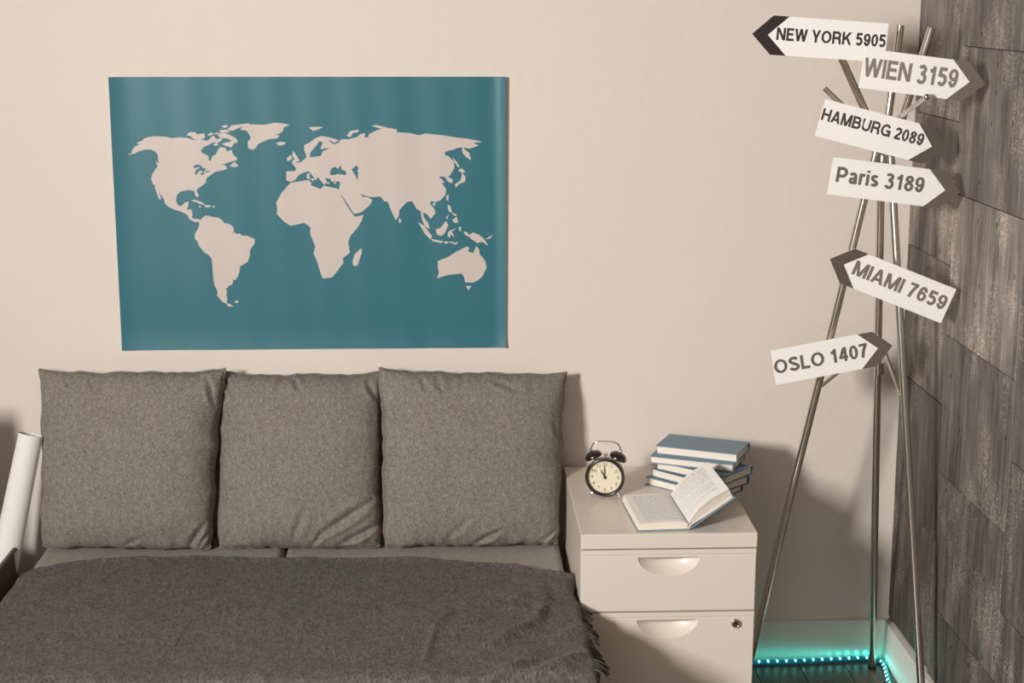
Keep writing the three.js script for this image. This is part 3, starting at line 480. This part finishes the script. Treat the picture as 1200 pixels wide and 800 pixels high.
// ================================================================ coat stand of steel tubes
{
  const hub = [1.157, 1.616, 0.40];
  const s = thing('coat_stand', 'brushed steel tripod coat stand in the corner, carrying paper direction signs', 'coat stand', [1.145, 0, 0.31]);
  const o = [1.145, 0, 0.31], P = (p) => p.map((v, i) => v - o[i]);
  const tube = (name, a, b, r, cap = false) => { const m = mesh(name, rod(P(a), P(b), r, r, 28), steel, s); return m; };
  const feet = { left: [0.848, 0.004, 0.285], rear: [1.287, 0.004, 0.082], right: [1.302, 0.004, 0.575] };
  const off = (d) => hub.map((v, i) => v + d[i]);
  tube('leg', feet.left, off([-0.012, 0.02, 0.0]), 0.0105); tube('leg', feet.rear, off([-0.002, 0.02, -0.02]), 0.0105); tube('leg', feet.right, off([0.010, 0.02, 0.012]), 0.0105);
  for (const f of Object.values(feet)) mesh('foot_cap', rod(P([f[0], 0, f[2]]), P([f[0], 0.012, f[2]]), 0.0125, 0.0118, 20), std({ color: 0x17130f, roughness: 0.7 }), s);
  tube('arm', off([0.002, -0.03, 0.01]), [1.002, 1.868, 0.47], 0.0100);
  tube('arm', off([0.004, -0.03, -0.02]), [1.1985, 1.920, 0.35], 0.0105);
  tube('arm', off([0.012, -0.03, 0.02]), [1.2375, 1.918, 0.50], 0.0105);
  tube('hook', off([-0.01, 0.0, 0.03]), [0.985, 1.762, 0.43], 0.0072);
  tube('hook', off([0.012, 0.05, 0.0]), [1.185, 1.7535, 0.664], 0.0062);
  mesh('hook_cap', new THREE.SphereGeometry(0.0085, 20, 14).translate(...P([1.185, 1.7535, 0.664])), steel, s);
  mesh('hub', merge([rod(P(off([0, -0.05, 0])), P(off([0.002, 0.03, 0])), 0.018, 0.018, 24)]), steelDark, s);
  const lerp = (a, b, t) => a.map((v, i) => v + (b[i] - v) * t), at = (f, y) => lerp(f, hub, (y - f[1]) / (hub[1] - f[1]));
  const joint = at(feet.rear, 1.07);
  mesh('collar', rod(P(at(feet.rear, 0.965)), P(at(feet.rear, 1.0)), 0.0145, 0.0145, 20), steel, s);
  for (const f of [feet.left, feet.right]) tube('brace', joint, at(f, 0.95), 0.0052);
}

// ================================================================ direction signs
const board = std({ color: 0xfbf8f4, roughness: 0.6 });
// a heavy grotesque alphabet: strokes of even weight in a box of height 1. l: line, d: slanted bar with level ends, a: arc [cx, cy, rx, ry, from, to], o: ring
const ST = 0.195, hs = ST / 2, T = 1 - hs * 0.9, B = hs * 0.9;
const ell = (cx, cy, rx, ry, a, b) => { const n = Math.max(6, Math.ceil(Math.abs(b - a) / 14)), q = []; for (let k = 0; k <= n; k++) { const t = (a + (b - a) * k / n) * R; q.push([cx + rx * Math.cos(t), cy + ry * Math.sin(t)]); } return q; };
const bowl = (x, w, y0, y1) => [[x, y1], ...ell(w - hs - (y1 - y0) * 0.46, (y0 + y1) / 2, (y1 - y0) * 0.46, (y1 - y0) / 2, 90, -90), [x, y0]];
const nine = (f) => [['o', 0.29, f(0.67), 0.29 - hs, 0.33 - hs * 0.9], ['p', ell(0.29, 0.5, 0.29 - hs, 0.5 - hs * 0.9, 15, -155).map(([x, y]) => f === up ? [x, y] : [0.58 - x, 1 - y])]];
const up = (y) => y, down = (y) => 1 - y;
const GLYPH = {
  N: [0.76, ['p', [[hs, 0], [hs, 1]]], ['p', [[0.76 - hs, 0], [0.76 - hs, 1]]], ['d', hs + 0.02, 1, 0.74 - hs, 0]],
  E: [0.64, ['p', [[hs, 0], [hs, 1]]], ['p', [[0, T], [0.62, T]]], ['p', [[0, 0.52], [0.58, 0.52]]], ['p', [[0, B], [0.64, B]]]],
  W: [1.06, ['d', 0.09, 1, 0.29, 0], ['d', 0.53, 1, 0.29, 0], ['d', 0.53, 1, 0.77, 0], ['d', 0.97, 1, 0.77, 0]],
  Y: [0.74, ['d', 0.09, 1, 0.37, 0.36], ['d', 0.65, 1, 0.37, 0.36], ['p', [[0.37, 0], [0.37, 0.45]]]],
  O: [0.86, ['o', 0.43, 0.5, 0.43 - hs, 0.5 - hs * 0.9]],
  R: [0.77, ['p', [[hs, 0], [hs, 1]]], ['p', bowl(0.05, 0.73, 0.47, T)], ['p', [[0.46, 0.47], [0.57, 0.43], [0.63, 0.33], [0.645, 0.15], [0.69, 0]]]],
  K: [0.78, ['p', [[hs, 0], [hs, 1]]], ['d', 0.66, 1, 0.14, 0.36], ['d', 0.34, 0.64, 0.68, 0]],
  5: [0.58, ['p', [[0.53, T], [0.155, T], [0.11, 0.49]]], ['p', ell(0.285, 0.335, 0.295 - hs, 0.335 - hs * 0.9, 138, -150)]],
  9: [0.58, ...nine(up)], 6: [0.58, ...nine(down)],
  0: [0.58, ['o', 0.29, 0.5, 0.29 - hs, 0.5 - hs * 0.9]],
  I: [0.18, ['p', [[0.09, 0], [0.09, 1]]]],
  3: [0.58, ['p', ell(0.275, 0.755, 0.265 - hs, 0.245 - hs * 0.9, 160, -90)], ['p', ell(0.28, 0.285, 0.30 - hs, 0.285 - hs * 0.9 + 0.03, 85, -160)], ['p', [[0.2, 0.54], [0.32, 0.535]]]],
  1: [0.50, ['p', [[0.33, 0], [0.33, 1]]], ['p', [[0.08, 0.735], [0.21, 0.76], [0.3, 0.84], [0.33, 0.97]]]],
  H: [0.76, ['p', [[hs, 0], [hs, 1]]], ['p', [[0.76 - hs, 0], [0.76 - hs, 1]]], ['p', [[hs, 0.52], [0.7, 0.52]]]],
  A: [0.78, ['d', 0.39, 1, 0.09, 0], ['d', 0.39, 1, 0.69, 0], ['p', [[0.18, 0.28], [0.6, 0.28]]]],
  M: [0.90, ['p', [[hs, 0], [hs, 1]]], ['p', [[0.90 - hs, 0], [0.90 - hs, 1]]], ['d', 0.12, 1, 0.45, 0], ['d', 0.78, 1, 0.45, 0]],
  B: [0.76, ['p', [[hs, 0], [hs, 1]]], ['p', bowl(0.05, 0.70, 0.52, T)], ['p', bowl(0.05, 0.74, B, 0.52)]],
  U: [0.76, ['p', [[hs, 1], [hs, 0.36], ...ell(0.38, 0.36, 0.38 - hs, 0.36 - hs * 0.9, 180, 360), [0.76 - hs, 1]]]],
  G: [0.84, ['p', ell(0.43, 0.5, 0.43 - hs, 0.5 - hs * 0.9, 35, 318)], ['p', [[0.46, 0.45], [0.82, 0.45]]], ['p', [[0.755, 0.5], [0.755, 0]]]],
  2: [0.58, ['p', [...ell(0.29, 0.69, 0.29 - hs, 0.31 - hs * 0.9, 170, -38), [0.12, 0.16], [0.09, B]]], ['p', [[0.02, B], [0.56, B]]]],
  8: [0.58, ['o', 0.29, 0.755, 0.265 - hs, 0.245 - hs * 0.9], ['o', 0.29, 0.285, 0.29 - hs, 0.285 - hs * 0.9 + 0.02]],
  P: [0.70, ['p', [[hs, 0], [hs, 1]]], ['p', bowl(0.05, 0.69, 0.42, T)]],
  a: [0.56, ['o', 0.25, 0.21, 0.235 - hs, 0.235 - hs], ['p', [...ell(0.265, 0.5, 0.255 - hs, 0.25 - hs * 0.9, 165, 0), [0.44, 0.1], [0.5, 0.02]]]],
  r: [0.38, ['p', [[hs, 0], [hs, 0.74]]], ['p', [[hs, 0.42], [0.14, 0.57], [0.24, 0.655], [0.37, 0.66]]]],
  i: [0.18, ['p', [[0.09, 0], [0.09, 0.74]]], ['p', [[0.09, 0.84], [0.09, 1]]]],
  s: [0.54, ['p', ell(0.27, 0.545, 0.25 - hs, 0.205 - hs * 0.8, 25, 265)], ['p', ell(0.27, 0.215, 0.26 - hs, 0.215 - hs * 0.9, 100, -155)], ['p', [[0.2, 0.43], [0.33, 0.33]]]],
  S: [0.72, ['p', ell(0.36, 0.735, 0.335 - hs, 0.265 - hs * 0.9, 20, 262)], ['p', ell(0.36, 0.275, 0.35 - hs, 0.275 - hs * 0.9, 95, -165)], ['p', [[0.25, 0.585], [0.46, 0.445]]]],
  7: [0.56, ['p', [[0.02, T], [0.54, T]]], ['p', [[0.47, 0.9], [0.33, 0.62], [0.25, 0.35], [0.2, 0]]]],
  L: [0.60, ['p', [[hs, 0], [hs, 1]]], ['p', [[0, B], [0.58, B]]]],
  4: [0.60, ['p', [[0.42, 0], [0.42, 1]]], ['d', 0.38, 1, 0.08, 0.26], ['p', [[0.03, 0.29], [0.58, 0.29]]]],
};
function strokeShape(pts) {
  const Lf = [], Rt = [];
  pts.forEach((p, i) => {
    const a = pts[Math.max(0, i - 1)], b = pts[Math.min(pts.length - 1, i + 1)];
    const n1 = i ? [p[1] - a[1], -(p[0] - a[0])] : null, n2 = i < pts.length - 1 ? [b[1] - p[1], -(b[0] - p[0])] : null;
    const u = (n) => { const l = Math.hypot(...n); return [n[0] / l, n[1] / l]; };
    let m = n1 && n2 ? [u(n1)[0] + u(n2)[0], u(n1)[1] + u(n2)[1]] : n1 || n2; m = u(m);
    const k = n1 && n2 ? Math.min(1.8, 1 / Math.max(0.3, m[0] * u(n1)[0] + m[1] * u(n1)[1])) : 1;
    Lf.push([p[0] + m[0] * hs * k, p[1] + m[1] * hs * k]); Rt.push([p[0] - m[0] * hs * k, p[1] - m[1] * hs * k]);
  });
  return [...Lf, ...Rt.reverse()];
}
const glyphGeo = new Map();
function glyph(ch) {
  if (!glyphGeo.has(ch)) {
    const parts = GLYPH[ch].slice(1).map((q, i) => {
      const D = 1 + 0.3 * i;
      if (q[0] === 'p') return extrude(strokeShape(q[1]), D);
      if (q[0] === 'd') { const [, x0, y0, x1, y1] = q, h = hs * 0.97 * Math.hypot(x1 - x0, y1 - y0) / Math.abs(y1 - y0); return extrude([[x0 - h, y0], [x1 - h, y1], [x1 + h, y1], [x0 + h, y0]], D); }
      const [, cx, cy, rx, ry] = q; return extrude(ell(cx, cy, rx + hs, ry + hs * 0.9, 0, 345), D, 0, [ell(cx, cy, rx - hs, ry - hs * 0.9, 0, 345)]);
    });
    glyphGeo.set(ch, merge(parts));
  }
  return glyphGeo.get(ch);
}
function lettering(text, t0, t1, cap, baseY) {
  let x = 0; const parts = [];
  for (const ch of text) { if (ch === ' ') { x += 0.3; continue; } parts.push(glyph(ch).clone().translate(x, 0, 0)); x += GLYPH[ch][0] + 0.075; }
  const g = mergeGeometries(parts); g.scale((t1 - t0) / (x - 0.075), cap, 0.0004); g.translate(t0, baseY, 0.0001); return g;
}
function sign(text, label, mid, z, deg, dir, ink, head, t0, t1, cap, baseY, L = 0.343) {
  // flat end at x = 0, pointing along dir; h is half the height
  const h = 0.0485, p = 0.05, cw = 0.04, d = dir;
  const s = thing('direction_sign', label, 'sign', [mid[0], mid[1], z], 0, 'paper direction signs on the coat stand');
  s.rotation.set(0, 0, deg * R);
  const pl = [[0, -h], [d * (L - p), -h], [d * L, 0], [d * (L - p), h], [0, h]];
  mesh('board', extrude(d > 0 ? pl : pl.slice().reverse(), 0.004, 0.0004).translate(0, 0, -0.004), board, s);
  const chev = [[d * (L - p - cw), -h], [d * (L - p), -h], [d * L, 0], [d * (L - p), h], [d * (L - p - cw), h], [d * (L - cw), 0]];
  mesh('arrowhead', extrude(d > 0 ? chev : chev.slice().reverse(), 0.0006, 0).translate(0, 0, 0.0001), std({ color: head, roughness: 0.5 }), s);
  mesh('lettering', lettering(text, t0, t1, cap, baseY), std({ color: ink, roughness: 0.5 }), s);
  return s;
}
sign('NEW YORK 5905', 'white arrow sign reading NEW YORK 5905 with black arrowhead', [1.1155, 1.880], 0.53, -3.8, -1, 0x3a312e, 0x2e2624, -0.281, -0.003, 0.031, -0.011);
sign('WIEN 3159', 'white arrow sign reading WIEN 3159 with taupe arrowhead', [1.0265, 1.823], 0.645, -7.2, 1, 0x8b8079, 0x736960, 0.004, 0.241, 0.0455, -0.019, 0.311);
sign('HAMBURG 2089', 'white arrow sign reading HAMBURG 2089, tilted, with dark taupe arrowhead', [0.964, 1.691], 0.49, -14.3, 1, 0x4d423c, 0x5d534b, 0.002, 0.277, 0.031, -0.005);
sign('Paris 3189', 'white arrow sign reading Paris 3189 with taupe arrowhead', [0.992, 1.544], 0.51, -7.3, 1, 0x71665d, 0x695f56, 0.015, 0.246, 0.0395, -0.014);
sign('MIAMI 7659', 'white arrow sign reading MIAMI 7659, tilted steeply, with taupe arrowhead', [1.313, 1.204], 0.53, -21.7, -1, 0x80746a, 0x5e534b, -0.275, -0.009, 0.0385, -0.015);
sign('OSLO 1407', 'white arrow sign reading OSLO 1407, tilted upward, with taupe arrowhead', [0.881, 1.017], 0.42, 10.5, 1, 0x6d6259, 0x665b53, 0.002, 0.258, 0.0385, -0.018, 0.326);

// ================================================================ rope light along the skirting
{
  const o = [1.07, 0, 0.04];
  const r = thing('rope_light', 'rope of glowing turquoise lights lying on the floor along the skirting', 'rope light', o);
  const path = curve([[0.835, 0.0085, 0.045], [0.937, 0.0085, 0.043], [1.055, 0.0085, 0.040], [1.136, 0.0085, 0.034], [1.218, 0.0085, 0.028], [1.27, 0.0085, 0.025], [1.305, 0.0085, 0.030], [1.322, 0.0085, 0.055], [1.322, 0.0085, 0.09], [1.314, 0.0085, 0.144], [1.304, 0.0085, 0.206], [1.300, 0.0085, 0.30], [1.308, 0.0085, 0.42]].map((p) => p.map((v, i) => v - o[i])));
  mesh('sleeve', new THREE.TubeGeometry(path, 160, 0.0066, 12), phys({ color: 0x0a3d4c, roughness: 0.2, clearcoat: 0.5, emissive: new THREE.Color(0.0, 0.09, 0.13), emissiveIntensity: 1 }), r);
  const n = Math.round(path.getLength() / 0.0285), bulb = new THREE.SphereGeometry(0.0056, 14, 10), bm = std({ color: 0xbff7f2, emissive: new THREE.Color(0.35, 1.0, 0.95), emissiveIntensity: 1.6, roughness: 0.4 });
  for (let k = 0; k <= n; k++) {
    const p = path.getPointAt(k / n), d = path.getTangentAt(k / n), side = new THREE.Vector3(-d.z, 0, d.x);    // side points into the room
    const b = mesh('bulb', bulb, bm, r); b.position.copy(p).addScaledVector(side, 0.0032); b.position.y += 0.0032; b.scale.set(0.75, 1, 0.75);
    const l = new THREE.PointLight(new THREE.Color(0.02, 1.0, 0.85), 0.0004, 0, 2); l.name = 'bulb_light'; l.position.copy(p); l.position.addScaledVector(side, -0.006); l.position.y += 0.0125; l.castShadow = true; l.shadow.radius = 0.12; r.add(l);
  }
}

// ================================================================ basket with the paper roll
{
  const x0 = -1.64, x1 = -1.222, z0 = 0.2, z1 = 0.67, H = 0.463, t = 0.006;
  const o = [(x0 + x1) / 2, 0, (z0 + z1) / 2], w = x1 - x0, d = z1 - z0;
  const b = thing('metal_basket', 'dark grey metal basket standing beside the sofa bed', 'basket', o);
  const dark = std({ color: 0x6a635b, roughness: 0.5, metalness: 0.4 });
  for (const [a, c, e, f] of [[-w / 2, -w / 2 + t, -d / 2, d / 2], [w / 2 - t, w / 2, -d / 2, d / 2], [-w / 2, w / 2, -d / 2, -d / 2 + t], [-w / 2, w / 2, d / 2 - t, d / 2]]) mesh('side', box(a, c, 0, H, e, f), dark, b);
  mesh('bottom', box(-w / 2, w / 2, 0.002, 0.01, -d / 2, d / 2), dark, b);
  const R0 = 0.007, c = [[-w / 2, -d / 2], [w / 2, -d / 2], [w / 2, d / 2], [-w / 2, d / 2]];
  mesh('rim', merge(c.map((p, i) => { const q = c[(i + 1) % 4]; return rod([p[0], H, p[1]], [q[0], H, q[1]], R0, R0, 12); })), dark, b);
  for (const p of c) mesh('rivet', new THREE.SphereGeometry(0.011, 16, 12).translate(p[0], H + 0.004, p[1]), dark, b);
}
{
  const A = new THREE.Vector3(-1.34, 0.03, 0.275), B = new THREE.Vector3(-1.178, 0.776, 0.14), dir = B.clone().sub(A), L = dir.length();
  const roll = thing('paper_roll', 'white rolled sheet of paper standing in the dark basket', 'paper roll', A.toArray());
  const spiral = gridGeo(110, 20, (u, v) => { const th = u * Math.PI * 2 * 2.6, rr = (0.0345 - 0.0011 * u * 2.6) * (1.3 - 0.3 * v); return [rr * Math.cos(th), v * L, rr * Math.sin(th)]; });
  spiral.applyQuaternion(new THREE.Quaternion().setFromUnitVectors(new THREE.Vector3(0, 1, 0), dir.normalize()));
  mesh('sheet', spiral, std({ color: 0xf0ece6, roughness: 0.8, side: THREE.DoubleSide }), roll);
}
{
  const f = thing('added_portfolio_case', 'flat dark grey portfolio case added unseen in the basket to cast a wall shadow', 'portfolio', [-1.475, 0.011, 0.40]);  // unseen object, added to cast the shadow left of the cushions
  mesh('shell', rbox(0.22, 0.92, 0.03, 0.008, 0, 0.46, 0), std({ color: 0x4a4642, roughness: 0.8 }), f);
  mesh('handle', new THREE.TubeGeometry(curve([[-0.05, 0.918, 0], [-0.045, 0.935, 0], [0.005, 0.935, 0], [0.01, 0.918, 0]]), 20, 0.004, 8), blackGloss, f);
}

scene.traverse((o) => { if (o.isLight) o.castShadow = true; });
renderer.render(scene, camera);
